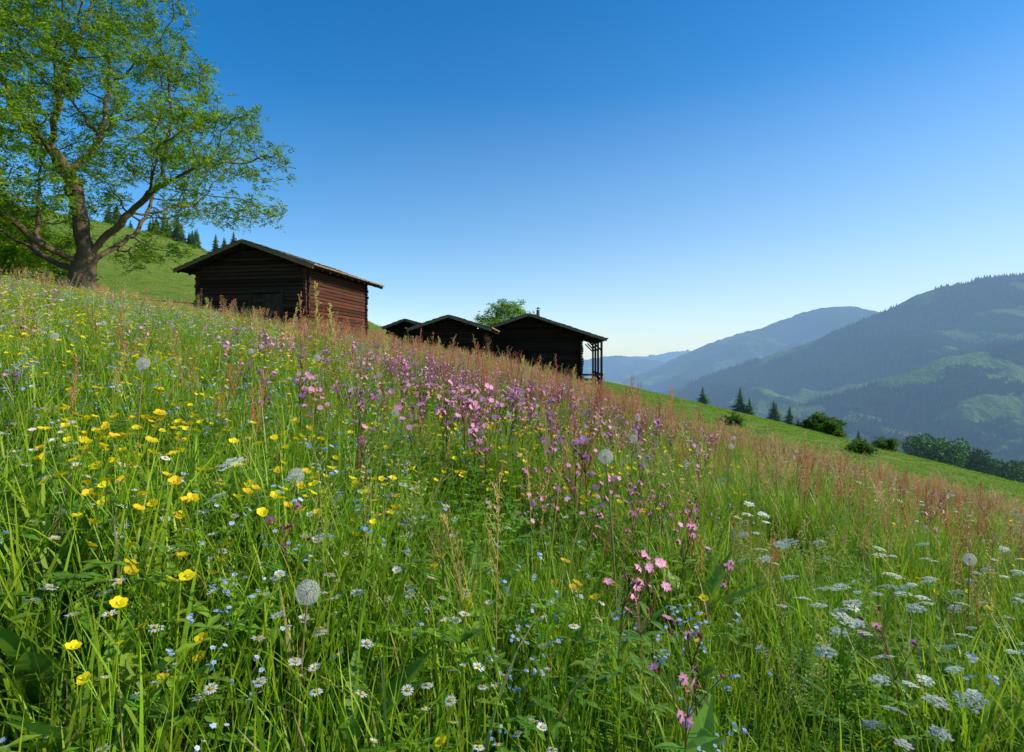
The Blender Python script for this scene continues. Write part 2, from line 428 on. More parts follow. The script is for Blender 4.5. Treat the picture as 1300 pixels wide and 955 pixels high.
def sorrel(seed,col):
    random.seed(seed);mb=MB()
    for s_ in range(2):
        L=R(.40,.58);pts=curve((R(-.03,.03),R(-.03,.03),0),L,R(0,6.28),R(0,.12),8,R(.0,.12))
        stem(mb,pts,.002,.001,(.25,.28,.04),lerp(col,(.35,.14,.05),.5))
        def seeds(p0,p1,n):
            for q in range(n):
                p=Vector(p0).lerp(Vector(p1),R(0,1));d=Vector((R(-1,1),R(-1,1),R(-.7,.7)));d.normalize();e=p+d*R(.003,.011);u=d.orthogonal()*.0022
                z=Vector((0,0,.0032));mb.add([e-u,e-z,e+u,e+z],[(0,1,2,3)],jit(col,.35))
        for t in np.linspace(.55,.95,9):
            k=t*8;i0=min(7,int(k));p=Vector(pts[i0]).lerp(Vector(pts[i0+1]),k-i0);a=R(0,6.28)
            e=p+Vector((math.cos(a)*.5,math.sin(a)*.5,1))*R(.05,.1)*(1.5-t)
            stem(mb,[p,e],.0008,.0005,col);seeds(p,e,11)
        seeds(pts[-3],pts[-1],14)
        for q in range(3):
            a=R(0,6.28);leaf(mb,pts[q],(math.cos(a),math.sin(a),.8),(0,0,1),R(.06,.11),.02,(.17,.34,.02),(.28,.28,.03))
    return mb.mesh('sorrel',M_PLANT)
YEL=(.95,.72,.006)
def buttercup(seed):
    random.seed(seed);mb=MB();L=R(.27,.38);pts=curve((0,0,0),L,R(0,6.28),R(0,.2),5,.1);stem(mb,pts,.0013,.0009,G0,G1)
    heads=[pts[-1]]
    for q in range(3):
        b=pts[3];h=R(.07,.15);p2=curve(b,h,R(0,6.28),R(.2,.6),3);stem(mb,p2,.001,.0007,G1);heads.append(p2[-1])
    for i,h in enumerate(heads):
        nv=(R(-.6,.6),R(-.8,.4),1)
        if i==3 and R(0,1)<.5: blob(mb,h,.004,(.35,.42,.05));continue
        flower(mb,h,nv,5,R(.0105,.0135),.0125,R(.3,.75),YEL,colin=(.8,.62,.02));c=Vector(h)+Vector(nv).normalized()*.002;blob(mb,c,.0028,(.75,.65,.06))
    for q in range(6):
        a=R(0,6.28);p=pts[random.choice((0,1,2,3))]
        for da in(-.5,0,.5): leaf(mb,p,(math.cos(a+da),math.sin(a+da),.7),(0,0,1),R(.03,.055),.009,(.15,.33,.015),n=2)
    return mb.mesh('buttercup',M_PLANT)
def daisy(seed):
    random.seed(seed);mb=MB()
    for q in range(3):
        L=R(.18,.30);pts=curve((R(-.04,.04),R(-.04,.04),0),L,R(0,6.28),R(0,.15),4,.1);stem(mb,pts,.001,.0008,G1)
        nv=Vector((R(-.4,.4),R(-.6,.2),1)).normalized()
        flower(mb,pts[-1],nv,15,R(.010,.0125),.0036,R(.0,.5),(.88,.87,.84),r0=.3);blob(mb,Vector(pts[-1])+nv*.0012,.0038,(.85,.6,.02),.6)
    for q in range(6):
        a=R(0,6.28);leaf(mb,(0,0,.01),(math.cos(a),math.sin(a),.5),(0,0,1),.05,.014,(.15,.33,.02),n=2)
    return mb.mesh('daisy',M_PLANT)
def forget(seed):
    random.seed(seed);mb=MB();L=R(.24,.36);pts=curve((0,0,0),L,R(0,6.28),R(0,.2),5,.1);stem(mb,pts,.0012,.0008,G0,G1)
    for q in range(5):
        b=pts[random.choice((3,4,5))];p2=curve(b,R(.02,.07),R(0,6.28),R(.2,.9),3,.2);stem(mb,p2,.0007,.0005,G1)
        for j in range(3):
            c=Vector(p2[-1])+Vector((R(-.012,.012),R(-.012,.012),R(-.012,.008)))
            col=lerp((.32,.47,.92),(.68,.74,.95),R(0,1))
            flower(mb,c,(R(-.6,.6),R(-.9,.3),1),5,.0044,.0042,.1,col,r0=.0);blob(mb,c+Vector((0,0,.0006)),.0008,(.8,.6,.1),n=3)
    for q in range(6):
        a=R(0,6.28);leaf(mb,pts[q%4],(math.cos(a),math.sin(a),.7),(0,0,1),R(.04,.07),.012,(.17,.34,.03),n=2)
    return mb.mesh('forget_me_not',M_PLANT)
PINK=(.95,.28,.55)
def campion(seed):
    random.seed(seed);mb=MB();L=R(.36,.48);pts=curve((0,0,0),L,R(0,6.28),R(0,.12),6,.08);stem(mb,pts,.0022,.0014,(.14,.22,.03),(.26,.1,.07))
    ends=[pts[-1]]
    for q in range(6):
        b=pts[random.choice((4,5))];p2=curve(b,R(.05,.13),R(0,6.28),R(.15,.6),3,.1);stem(mb,p2,.0014,.001,(.26,.12,.07));ends.append(p2[-1])
    for h in ends:
        nv=Vector((R(-.8,.8),R(-1.2,.3),R(.1,.8))).normalized();h=Vector(h)
        stem(mb,[h,h+nv*.005,h+nv*.012],.0033,.003,(.3,.07,.1),k=5)
        if R(0,1)<.88: flower(mb,h+nv*.012,nv,5,R(.012,.015),.0145,R(0,.3),PINK,r0=.05,notch=True,colin=(.95,.65,.76))
        else: blob(mb,h+nv*.01,.004,(.55,.1,.25))
    for i in (1,2,3,4):
        a=R(0,3.14)
        for s_ in (0,math.pi): leaf(mb,pts[i],(math.cos(a+s_),math.sin(a+s_),.45),(0,0,1),R(.05,.08),.024,(.14,.30,.02),(.2,.36,.03))
    return mb.mesh('campion',M_PLANT)
def umbel(seed):
    random.seed(seed);mb=MB();L=R(.40,.5);pts=curve((0,0,0),L,R(0,6.28),R(0,.12),5,.05);stem(mb,pts,.003,.002,(.16,.28,.03),G1)
    heads=[(pts[-1],R(.8,1.1))]
    for q in range(2):
        p2=curve(pts[3],R(.10,.17),R(0,6.28),R(.3,.7),3);stem(mb,p2,.0018,.0012,G1);heads.append((p2[-1],R(.55,.85)))
    for h,s in heads:
        h=Vector(h);tilt=Vector((R(-.3,.3),R(-.45,.1),1)).normalized();nv,u,v=frame(tilt)
        for k in range(13):
            a=2.4*k;r=.034*s*math.sqrt((k+.3)/13)
            c=h+nv*(.028*s-r*.25)+(u*math.cos(a)+v*math.sin(a))*r;stem(mb,[h,c],.0006,.0005,G1)
            for m in range(9):
                aa=2.4*m;rr=.0085*s*math.sqrt(m/9);q=c+(u*math.cos(aa)+v*math.sin(aa))*rr+nv*R(0,.003)
                flower(mb,q,tilt+Vector((R(-.3,.3),R(-.3,.3),0)),4,.003,.0029,.1,(.86,.86,.74),r0=0)
    for q in range(4):
        p=Vector(pts[q//2+1]);a=R(0,6.28);d=Vector((math.cos(a),math.sin(a),.6)).normalized();s=Vector((-d.y,d.x,0))
        for t in np.linspace(.25,1,7):
            for sg in(-1,1):
                b=p+d*.12*t;leaf(mb,b,d*.6+s*sg,(0,0,1),.045*(1.2-t),.010,(.15,.32,.02),n=2)
    return mb.mesh('umbel',M_PLANT)
def clock(seed,L):
    random.seed(seed);mb=MB();pts=curve((0,0,0),L,R(0,6.28),.03,7,.04);stem(mb,pts,.0028,.002,(.25,.32,.08),(.4,.3,.14),k=6)
    c=Vector(pts[-1])+Vector((0,0,.004));blob(mb,c,.005,(.35,.3,.2))
    n=170
    for i in range(n):
        z=1-2*(i+.5)/n;r=math.sqrt(1-z*z);a=i*2.39996;d=Vector((r*math.cos(a),r*math.sin(a),z));e=c+d*R(.017,.0195)
        u=d.orthogonal().normalized();w=d.cross(u);s=u*.00013
        mb.add([c-s,c+s,e+s,e-s],[(0,1,2,3)],(.65,.6,.5))
        for j in range(7):
            an=6.283*j/7;q=u*math.cos(an)+w*math.sin(an);pq=-u*math.sin(an)+w*math.cos(an);t=e+q*.0042+d*.0022
            mb.add([e-pq*.00016,e+pq*.00016,t+pq*.00012,t-pq*.00012],[(0,1,2,3)],(.85,.84,.8))
    for q in range(5):
        a=R(0,6.28);leaf(mb,(0,0,.01),(math.cos(a),math.sin(a),1.),(0,0,1),R(.12,.2),.035,(.14,.32,.015),n=4)
    return mb.mesh('dandelion_clock',M_PLANT,rnd=True)
def dock(seed):
    random.seed(seed);mb=MB()
    for q in range(6):
        a=R(0,6.28);leaf(mb,(R(-.02,.02),R(-.02,.02),0),(math.cos(a),math.sin(a),R(1.2,2.6)),(math.cos(a)*-.6,math.sin(a)*-.6,1),R(.2,.31),R(.055,.085),jit((.17,.37,.03)),jit((.30,.48,.045)),n=6,fold=.25)
    return mb.mesh('dock',M_PLANT)

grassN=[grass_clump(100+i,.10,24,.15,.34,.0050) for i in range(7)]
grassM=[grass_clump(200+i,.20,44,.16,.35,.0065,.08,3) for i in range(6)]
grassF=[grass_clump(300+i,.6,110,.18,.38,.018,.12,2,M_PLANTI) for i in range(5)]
shortF=[grass_clump(350+i,.9,90,.05,.16,.03,.12,2,M_PLANTI) for i in range(4)]
CG_N=src_coll('grass_tufts_near',grassN);CG_M=src_coll('grass_tufts_mid',grassM);CG_F=src_coll('grass_tufts_far',grassF);CG_S=src_coll('short_grass',shortF)

HUTS=[(-12.1,26.5,3.3,7.4,-10),(1.16,38,4.2,8.2,-4),(-3.57,33,2.3,3.8,-4),(-7.2,39,1.6,4.2,-4)]
def clear(x,y):
    q=np.ones(len(x),bool)
    for cx,cy,hw,d,yaw in HUTS:
        a=rad(yaw);dx=x-cx;dy=y-cy
        lx=dx*math.cos(a)+dy*math.sin(a);ly=-dx*math.sin(a)+dy*math.cos(a)
        q&=~((np.abs(lx)<hw-.3)&(ly>-.1)&(ly<d))
    return q
def tallmask(x,y):
    k=ss(.10,.24,x/y)
    lim=47*(1-k)+k*(18+(fbm(x/3,y/3,66,2)-.5)*9)
    lim=np.where(x<-12,33,lim)
    return y<lim
def place(name,x,y,coll,nv,s0,s1,tilt=.1,mask=None,dz=0,realize=True,uneven=.5):
    q=clear(x,y)&tallmask(x,y)
    if mask is not None: q&=mask
    x=x[q];y=y[q];n=len(x)
    near=.66+.34*ss(.6,1.4,np.sqrt(x*x+y*y))
    patch=1-uneven*.5+uneven*ss(.3,.7,fbm(x/.7,y/.7,201,2))
    s=rng.uniform(s0,s1,n)*near*patch
    return scatter(name,np.stack([x,y,H(x,y)+dz],1),zrot(n,tilt),s,coll,nv,realize=realize)
def keep(p): return rng.uniform(0,1,len(p))<p
x,y=sample(.25,4,112,m=1.0);place('meadow_grass',x,y,CG_N,7,.7,1.3,mask=keep(1-.3*ss(.35,.6,x/y)*ss(2.5,1.5,y)),uneven=.6)
x,y=sample(4,9,44,m=1.5);place('meadow_grass',x,y,CG_N,7,.8,1.35,uneven=.5)
x,y=sample(4,9,6,m=1.5);place('meadow_grass',x,y,CG_M,6,.8,1.3)
x,y=sample(9,22,15,m=2);place('meadow_grass',x,y,CG_M,6,.8,1.3,uneven=.35)
x,y=sample(20,60,2.2,m=3);place('meadow_grass',x,y,CG_F,5,.75,1.2,realize=False,uneven=.2)
x,y=sample(12,150,.8,m=3);q=~tallmask(x,y)&clear(x,y);x=x[q];y=y[q]
scatter('pasture_grass',np.stack([x,y,H(x,y)],1),zrot(len(x)),rng.uniform(.6,1.2,len(x)),CG_S,4)
CU=src_coll('leafy_undergrowth',[undergrowth(400+i) for i in range(5)])
x,y=sample(.2,3.4,52,m=1.0);place('leafy_undergrowth_plants',x,y,CU,5,.8,1.4,mask=keep(.25+.75*ss(.25,-.1,x/y)),uneven=.3)
# seed grasses & sorrel
CS=src_coll('seed_grasses',[grass_seed(500+i,((.72,.42,.20),(.70,.54,.25),(.48,.50,.16),(.70,.34,.17))[i%4]) for i in range(8)])
CSF=src_coll('seed_grasses_far',[grass_seed(520+i,((.72,.38,.17),(.70,.5,.22),(.66,.28,.13))[i%3],.4,.58,2.4) for i in range(6)])
x,y=sample(.9,7,13,m=1);place('seed_head_grass',x,y,CS,8,.7,1.1,mask=keep(.22+.7*ss(-.3,.6,x/y)*ss(.8,3,y)))
x,y=sample(7,20,11,m=1);place('seed_head_grass',x,y,CS,8,.75,1.25,mask=keep(.2+.8*ss(-.6,.1,x/y)))
x,y=sample(12,50,3.2,m=1);place('seed_head_grass',x,y,CSF,6,.7,1.3,mask=keep(.22+.78*ss(-.6,-.1,x/y)))
CR=src_coll('sorrels',[sorrel(600+i,((.68,.22,.13),(.74,.38,.15),(.58,.18,.12),(.66,.48,.16))[i%4]) for i in range(8)])
x,y=sample(1.0,6,26,m=1);place('sorrel_plants',x,y,CR,8,.55,1.,mask=keep(.06+.94*ss(-.15,.6,x/y)*ss(1.2,3.,y)*ss(.33,.58,fbm(x/1.2,y/1.2,77,2))))
x,y=sample(6,25,12,m=1);place('sorrel_plants',x,y,CR,8,.7,1.15,mask=keep(.07+.93*ss(-.5,.1,x/y)*ss(.32,.6,fbm(x/2.5,y/2.5,77,2))))
x,y=sample(4.5,14,2.6,m=0,k=.45);place('tall_sorrel_stalks',x,y,CR,8,1.2,1.65,mask=keep(ss(-.45,-.3,x/y)*ss(.45,.2,x/y)),uneven=.2)
# flowers
CB=src_coll('buttercups',[buttercup(700+i) for i in range(8)])
x,y=sample(.45,6,54,m=1);pat=ss(.38,.6,fbm(x/.8,y/.8,90,2));place('buttercup_flowers',x,y,CB,8,.9,1.15,mask=keep((.25+.75*pat)*(.10+.9*ss(.35,-.2,x/y))),uneven=.15)
x,y=sample(6,24,20,m=1);pat=ss(.4,.6,fbm(x/2,y/2,91,2));place('buttercup_flowers',x,y,CB,8,1.,1.4,mask=keep((.2+.8*pat)*(.04+.96*ss(.05,-.5,x/y))*(1-.5*ss(12,24,y))),uneven=.1)
CD=src_coll('daisies',[daisy(800+i) for i in range(6)])
x,y=sample(.45,3,60,m=1);pat=ss(.38,.58,fbm(x/.5,y/.5,92,2));place('daisy_flowers',x,y,CD,6,.85,1.2,mask=keep(pat*(ss(.35,-.15,x/y)*ss(2.6,1.1,y)+.6*ss(-.6,-.85,x/y))),uneven=.1)
x,y=sample(3,24,6,m=1);place('daisy_flowers',x,y,CD,6,1.2,1.7,mask=keep(ss(-.1,-.7,x/y)),uneven=.1)
CF=src_coll('forget_me_nots',[forget(900+i) for i in range(7)])
x,y=sample(.5,5,50,m=1);pat=ss(.42,.62,fbm(x/.7,y/.7,93,2));place('forget_me_not_flowers',x,y,CF,7,.85,1.15,mask=keep((.15+.85*pat)*(.12+.88*ss(.6,.0,x/y))),uneven=.2)
x,y=sample(5,16,20,m=1);place('forget_me_not_flowers',x,y,CF,7,1.05,1.4,mask=keep(ss(.35,-.4,x/y)*ss(.4,.6,fbm(x/1.5,y/1.5,94,2))),uneven=.1)
CC=src_coll('campions',[campion(1000+i) for i in range(8)])
x,y=sample(.9,2.4,40,m=.5);place('pink_campion_flowers',x,y,CC,8,.76,1.0,mask=keep(.75*ss(.30,.08,np.abs(x/y-.18))*ss(.3,.5,fbm(x/.4,y/.4,97,2))+.02),uneven=.1)
x,y=sample(2.2,9,30,m=.5);place('pink_campion_flowers',x,y,CC,8,.9,1.15,mask=keep(.9*ss(.5,.12,np.abs(x/y+.05))*ss(.3,.6,fbm(x/.9,y/.9,96,2))+.03),uneven=.1)
x,y=sample(9,20,5,m=.5);place('pink_campion_flowers',x,y,CC,8,1.0,1.25,mask=keep(.5*ss(.5,.1,np.abs(x/y+.02))+.05),uneven=.1)
CW=src_coll('white_umbels',[umbel(1100+i) for i in range(6)])
x,y=sample(.75,2.4,40,m=.3);place('cow_parsley_flowers',x,y,CW,6,.62,.86,mask=keep(ss(.36,.6,x/y)*ss(.36,.58,fbm(x/.5,y/.5,95,2))+.006),uneven=.1)
x,y=sample(2.4,15,3.5,m=.6);place('cow_parsley_flowers',x,y,CW,6,.7,1.0,mask=keep(.6*ss(.35,.8,x/y)+.2*ss(-.6,-.9,x/y)+.03),uneven=.1)
CK=src_coll('dock_leaves',[dock(1200+i) for i in range(4)])
dx=np.array([-1.02,-.93,-1.1,-.28,.27,-.75,-.1,.62,-1.7,.05,.28,-.45,-.62]);dy=np.array([1.28,1.4,1.42,.95,.95,.95,1.5,1.9,2.2,2.3,.85,2.9,.85])
place('dock_plants',dx,dy,CK,4,.85,1.1,uneven=0)
for cx,cy,top in ((.29,1.55,-.275),(-.575,1.45,-.305),(-1.26,1.9,-.02),(.62,3.0,-.42),(-.62,2.9,-.28),(-1.1,3.3,.0),(-2.5,3.1,.12),(.0,3.4,-.35),(-3.3,4.6,.28),(1.6,2.0,-.70),(-1.9,4.2,.05),(-2.2,5.0,.1),(-3.9,5.6,.4),(-1.4,5.6,-.05),(.9,4.2,-.45),(1.7,4.5,-.7),(-2.9,7,.25),(-5.2,7.5,.7),(2.1,5.3,-.75),(-.36,.95,-.42)):
    g=float(H(cx,cy));me=clock(int(1300+cx*100),max(.28,top-g))
    o=bpy.data.objects.new('dandelion_clock',me);o.location=(cx,cy,g);scene.collection.objects.link(o)
def tall_dock(seed,L,k_=1.):
    random.seed(seed);mb=MB();pts=curve((0,0,0),L,R(0,6.28),.03,8,.03);stem(mb,pts,.006,.003,(.3,.36,.06),(.4,.35,.1),k=5)
    for t in np.linspace(.4,.97,20):
        k=t*8;i0=min(7,int(k));p=Vector(pts[i0]).lerp(Vector(pts[i0+1]),k-i0);a=R(0,6.28);e=p+Vector((math.cos(a)*.8,math.sin(a)*.8,1))*R(.07,.17)*(1.35-t)
        stem(mb,[p,e],.002,.0014,(.4,.38,.1))
        for q in range(20):
            m=p.lerp(e,R(0,1))+Vector((R(-1,1),R(-1,1),R(-1,1)))*.013;u=Vector((R(-1,1),R(-1,1),0)).normalized()*.007*k_
            mb.add([m-u,m-Vector((0,0,.008*k_)),m+u,m+Vector((0,0,.008*k_))],[(0,1,2,3)],jit(lerp((.72,.70,.18),(.74,.48,.15),R(0,1)),.2))
    for q in range(9):
        a=R(0,6.28);leaf(mb,pts[q//2],(math.cos(a),math.sin(a),.8),(0,0,1),R(.15,.28),.055,(.24,.42,.03),n=4)
    return mb.mesh('tall_dock',M_PLANT,rnd=True)
for i,(cx,cy,L) in enumerate(((-3.1,9,1.38),(-2.92,9.3,1.1),(-1.25,9.5,.85),(-5.6,10.5,.8),(.6,10,.8),(.15,9.2,.8),(-1.9,8.5,.75),(1.15,11,.85))):
    o=bpy.data.objects.new('flowering_dock',tall_dock(1500+i,L,1.2 if i<2 else .8));o.location=(cx,cy,float(H(cx,cy)));scene.collection.objects.link(o)

# ------------------------------------------------------------------ huts
def box(mb,x0,x1,y0,y1,z0,z1,col=(1,1,1)):
    v=[(x,y,z) for z in(z0,z1) for y in(y0,y1) for x in(x0,x1)]
    mb.add(v,[(0,2,3,1),(4,5,7,6),(0,1,5,4),(2,6,7,3),(0,4,6,2),(1,3,7,5)],col)
def beam(mb,a,b,w,h,col=(1,1,1)):
    a=Vector(a);b=Vector(b);d=(b-a).normalized();up=Vector((0,0,1)) if abs(d.z)<.95 else Vector((0,1,0))
    s=d.cross(up).normalized();u=s.cross(d);v=[]
    for p in(a,b):
        for i,j in((-1,-1),(1,-1),(1,1),(-1,1)): v.append(p+s*w*.5*i+u*h*.5*j)
    mb.add(v,[(0,1,2,3),(7,6,5,4),(0,4,5,1),(1,5,6,2),(2,6,7,3),(3,7,4,0)],col)
def log(mb,a,b,r,col,sq=False):
    a=Vector(a);b=Vector(b);d=(b-a).normalized();s=d.cross(Vector((0,0,1))).normalized();v=[];L=(b-a).length;ns=max(2,int(L/1.2))
    k=8 if sq else 10
    for m in range(ns+1):
        p=a.lerp(b,m/ns)+s*R(-.015,.015)+Vector((0,0,R(-.012,.012)))
        for j in range(k):
            if sq:
                q=((-1,-.8),(-.8,-1),(.8,-1),(1,-.8),(1,.8),(.8,1),(-.8,1),(-1,.8))[j];v.append(p+s*q[0]*r*.8+Vector((0,0,1))*q[1]*r*.88)
            else:
                an=6.283*j/k;v.append(p+s*math.cos(an)*r*.85+Vector((0,0,1))*math.sin(an)*r)
    f=[(m*k+j,m*k+(j+1)%k,(m+1)*k+(j+1)%k,(m+1)*k+j) for m in range(ns) for j in range(k)]
    f+=[tuple(range(k))[::-1],tuple(range(ns*k,ns*k+k))]
    mb.add(v,f,col)
def child(name,mesh,parent):
    o=bpy.data.objects.new(name,mesh);o.parent=parent;scene.collection.objects.link(o);return o
def tone():
    k=R(.55,1.5);return (k*R(.88,1.12),k,k*R(.88,1.12))
def hut(name,cx,cy,yaw,W,D,ze,za,zb,ovs=.8,ovf=.8,door=True,chimney=None,porch=False,seed=1,tint=(1,1,1),side=(1,1,1)):
    random.seed(seed)
    e=bpy.data.objects.new(name,None);e.location=(cx,cy,0);e.rotation_euler=(0,0,rad(yaw));scene.collection.objects.link(e)
    hw=W/2;mb=MB();lh=.17;r=.085
    def tt(m=(1,1,1)):
        k=tone();return tuple(k[i]*tint[i]*m[i] for i in range(3))
    z=zb
    while z<za-.1:
        half=hw if z<ze else hw*(za-z)/(za-ze)
        ex=.18+R(-.05,.05) if z<ze else -.02
        if half>.25:
            log(mb,(-half-ex,0,z),(half+ex,0,z),r,tt(),True)
            log(mb,(-half-ex,D,z),(half+ex,D,z),r,tt(),True)
        if z<ze-.1:
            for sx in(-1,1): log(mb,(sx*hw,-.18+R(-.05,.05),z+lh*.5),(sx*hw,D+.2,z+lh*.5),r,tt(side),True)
        z+=lh
    child('log_walls',mb.mesh('log_walls',M_LOG),e)
    mb=MB();box(mb,-hw+.05,hw-.05,.05,D-.05,zb,ze-.02)
    pv=[(-hw+.05,.05,ze-.02),(hw-.05,.05,ze-.02),(0,.05,za-.12),(-hw+.05,D-.05,ze-.02),(hw-.05,D-.05,ze-.02),(0,D-.05,za-.12)]
    mb.add(pv,[(0,1,2),(3,5,4),(0,2,5,3),(1,4,5,2)],(1,1,1));child('inner_core',mb.mesh('inner_core',M_DARK),e)
    sl=(za-ze)/hw;mb=MB();tr=MB();rf=MB()
    ex=hw+ovs
    for sx in(-1,1):
        def P(u,y,off):
            n=Vector((sx*sl,0,1)).normalized();p=Vector((sx*ex*u,y,za+.13-sl*ex*u));return p+n*off
        v=[P(0,-ovf,0),P(1,-ovf,0),P(1,D+ovf,0),P(0,D+ovf,0),P(0,-ovf,.05),P(1,-ovf,.05),P(1,D+ovf,.05),P(0,D+ovf,.05)]
        mb.add(v,[(0,1,2,3),(4,7,6,5),(0,4,5,1),(1,5,6,2),(2,6,7,3),(3,7,4,0)],(.6,.6,.6))
        rows=int(ex/.42)+1
        for q in range(rows):
            u0=q/rows;u1=min(1.02,(q+1)/rows+.05)
            y=-ovf-.03
            while y<D+ovf:
                w=R(.14,.3);o1=.055+R(0,.012);o2=.085+R(0,.03)
                v=[P(u0,y,o1),P(u1+R(-.01,.01),y,o2),P(u1+R(-.01,.01),y+w-.01,o2),P(u0,y+w-.01,o1)]
                v+=[p+Vector((0,0,.022)) for p in v]
                mb.add(v,[(0,1,2,3),(4,7,6,5),(0,4,5,1),(1,5,6,2),(2,6,7,3)],tone());y+=w
        for yy in(-ovf-.045,D+ovf+.045): beam(tr,P(0,yy,-.01),P(1.01,yy,-.01),.05,.15,(1.1,1.1,1.1))
        beam(tr,P(1.012,-ovf-.1,.12),P(1.012,D+ovf+.1,.12),.07,.07,(1.3,1.25,1.2))
        for u in(.02,.42,.76):
            pp=P(u,0,-.13);log(rf,(pp.x,-ovf+.05,pp.z),(pp.x,D+ovf-.05,pp.z),.085,(.8,.8,.8))
        y=-ovf+.15
        while y<D+ovf:
            a=P(.03,y,-.035);b=P(1.0,y,-.035);beam(rf,a,b,.08,.1,tone());y+=.75
    child('roof_shingles',mb.mesh('roof_shingles',M_ROOF),e);child('barge_boards',tr.mesh('barge_boards',M_TRIM),e);child('rafters',rf.mesh('rafters',M_LOG),e)
    if door:
        mb=MB();x0=.1;x=x0
        gz=float(H(cx,cy))
        def dk(): return tuple(v*tint[1]*.6 for v in tone())
        while x<x0+1.35:
            box(mb,x,x+.17,-.14,-.10,gz-.1,gz+1.45,dk());x+=.18
        beam(mb,(x0,-.165,gz+1.15),(x0+1.4,-.165,gz+1.2),.04,.12,dk());beam(mb,(x0,-.165,gz+.4),(x0+1.4,-.165,gz+.4),.04,.12,dk());beam(mb,(x0+.05,-.16,gz+.46),(x0+1.35,-.16,gz+1.1),.03,.1,dk())
        beam(mb,(x0-.1,-.13,gz-.1),(x0-.1,-.13,gz+1.52),.12,.12,dk());beam(mb,(x0+1.5,-.13,gz-.1),(x0+1.5,-.13,gz+1.52),.12,.12,dk());beam(mb,(x0-.2,-.13,gz+1.6),(x0+1.6,-.13,gz+1.6),.12,.14,dk())
        child('plank_door',mb.mesh('door',M_GREYW),e)
    if chimney:
        px,py,pz=chimney;mb=MB();stem(mb,[(px,py,pz-.8),(px,py,pz)],.11,.11,(1,1,1),k=14);stem(mb,[(px,py,pz+.08),(px,py,pz+.1),(px,py,pz+.2)],.2,.02,(1,1,1),k=14)
        for a in range(3): stem(mb,[(px+.1*math.cos(a*2.1),py+.1*math.sin(a*2.1),pz-.05),(px+.1*math.cos(a*2.1),py+.1*math.sin(a*2.1),pz+.1)],.012,.012,(1,1,1),k=4)
        child('stove_pipe',mb.mesh('pipe',M_METAL),e)
    if porch:
        mb=MB();xo=hw+ovs-.25;dz=float(H(cx+xo,cy))+.55
        topz=za+.05-sl*xo
        for yy in(-.3,D*.33,D*.66,D):
            beam(mb,(xo,yy,dz-1.4),(xo,yy,topz),.14,.14);beam(mb,(hw+.1,yy,dz-.9),(xo,yy,dz-.05),.1,.1)
            beam(mb,(xo,yy,topz-.7),(xo-.6,yy,topz-.08),.09,.09)
        box(mb,hw+.12,xo+.12,-.4,D,dz-.06,dz)
        for zz in(.35,.65,.95): beam(mb,(xo+.09,-.4,dz+zz),(xo+.09,D,dz+zz),.04,.13,tone())
        for zz in(.35,.65,.95): beam(mb,(hw+.12,-.4,dz+zz),(xo+.08,-.4,dz+zz),.04,.13,tone())
        child('porch',mb.mesh('porch',M_LOG),e)
    return e
hut('log_barn',-12.1,26.48,-10,5.5,6.2,4.2,5.2,.2,.72,.72,seed=3,tint=(.85,1.0,1.05),side=(1.9,1.3,1.15))  # side logs coloured brighter and redder than the front, painting in the sunlit look
hut('log_cabin',1.16,38,-4,6.8,7.5,1.62,2.75,-2.4,1.6,.9,door=True,chimney=(.55,1.2,3.35),porch=True,seed=5,tint=(.4,.44,.46))
hut('log_shed',-3.57,33,-4,3.8,3.4,1.68,2.30,-.9,.5,.6,door=False,seed=6,tint=(.4,.44,.46))
hut('log_shed',-7.2,39,-4,2.5,3.6,2.05,2.5,-.3,.35,.5,door=False,seed=8,tint=(.4,.44,.46))

# ------------------------------------------------------------------ broadleaf trees
def colonize(base,trunk,att,step=.3,kill=.5,infl=4.,iters=160,grav=-.02):
    nodes=[np.array(base,float)];par=[-1]
    for p in trunk: nodes.append(np.array(p,float));par.append(len(nodes)-2)
    A=np.array(att);N_=np.array(nodes)
    d=np.linalg.norm(A[:,None]-N_[None],axis=2);near=d.argmin(1);nd=d.min(1);alive=np.ones(len(A),bool)
    nodes=list(nodes)
    for it in range(iters):
        act=alive&(nd<infl if it>8 else nd<99)
        if not act.any(): break
        NA=np.array(nodes);idx=near[act];dirs=A[act]-NA[idx];dirs/=np.linalg.norm(dirs,axis=1)[:,None]+1e-9
        acc=np.zeros_like(NA);np.add.at(acc,idx,dirs);u=np.unique(idx);new=[]
        for k in u:
            v=acc[k];l=np.linalg.norm(v)
            if l<.05: continue
            v=v/l+rng.normal(0,.18,3)+np.array([0,0,grav]);v/=np.linalg.norm(v)
            q=nodes[k]+v*step;new.append(q);par.append(int(k))
        if not new: break
        i0=len(nodes);nodes+=new;NN=np.array(new)
        aid=np.where(alive)[0];dd=np.linalg.norm(A[aid][:,None]-NN[None],axis=2);m=dd.min(1);am=dd.argmin(1)
        b=m<nd[aid];nd[aid[b]]=m[b];near[aid[b]]=am[b]+i0
        alive&=nd>kill
    return np.array(nodes),par
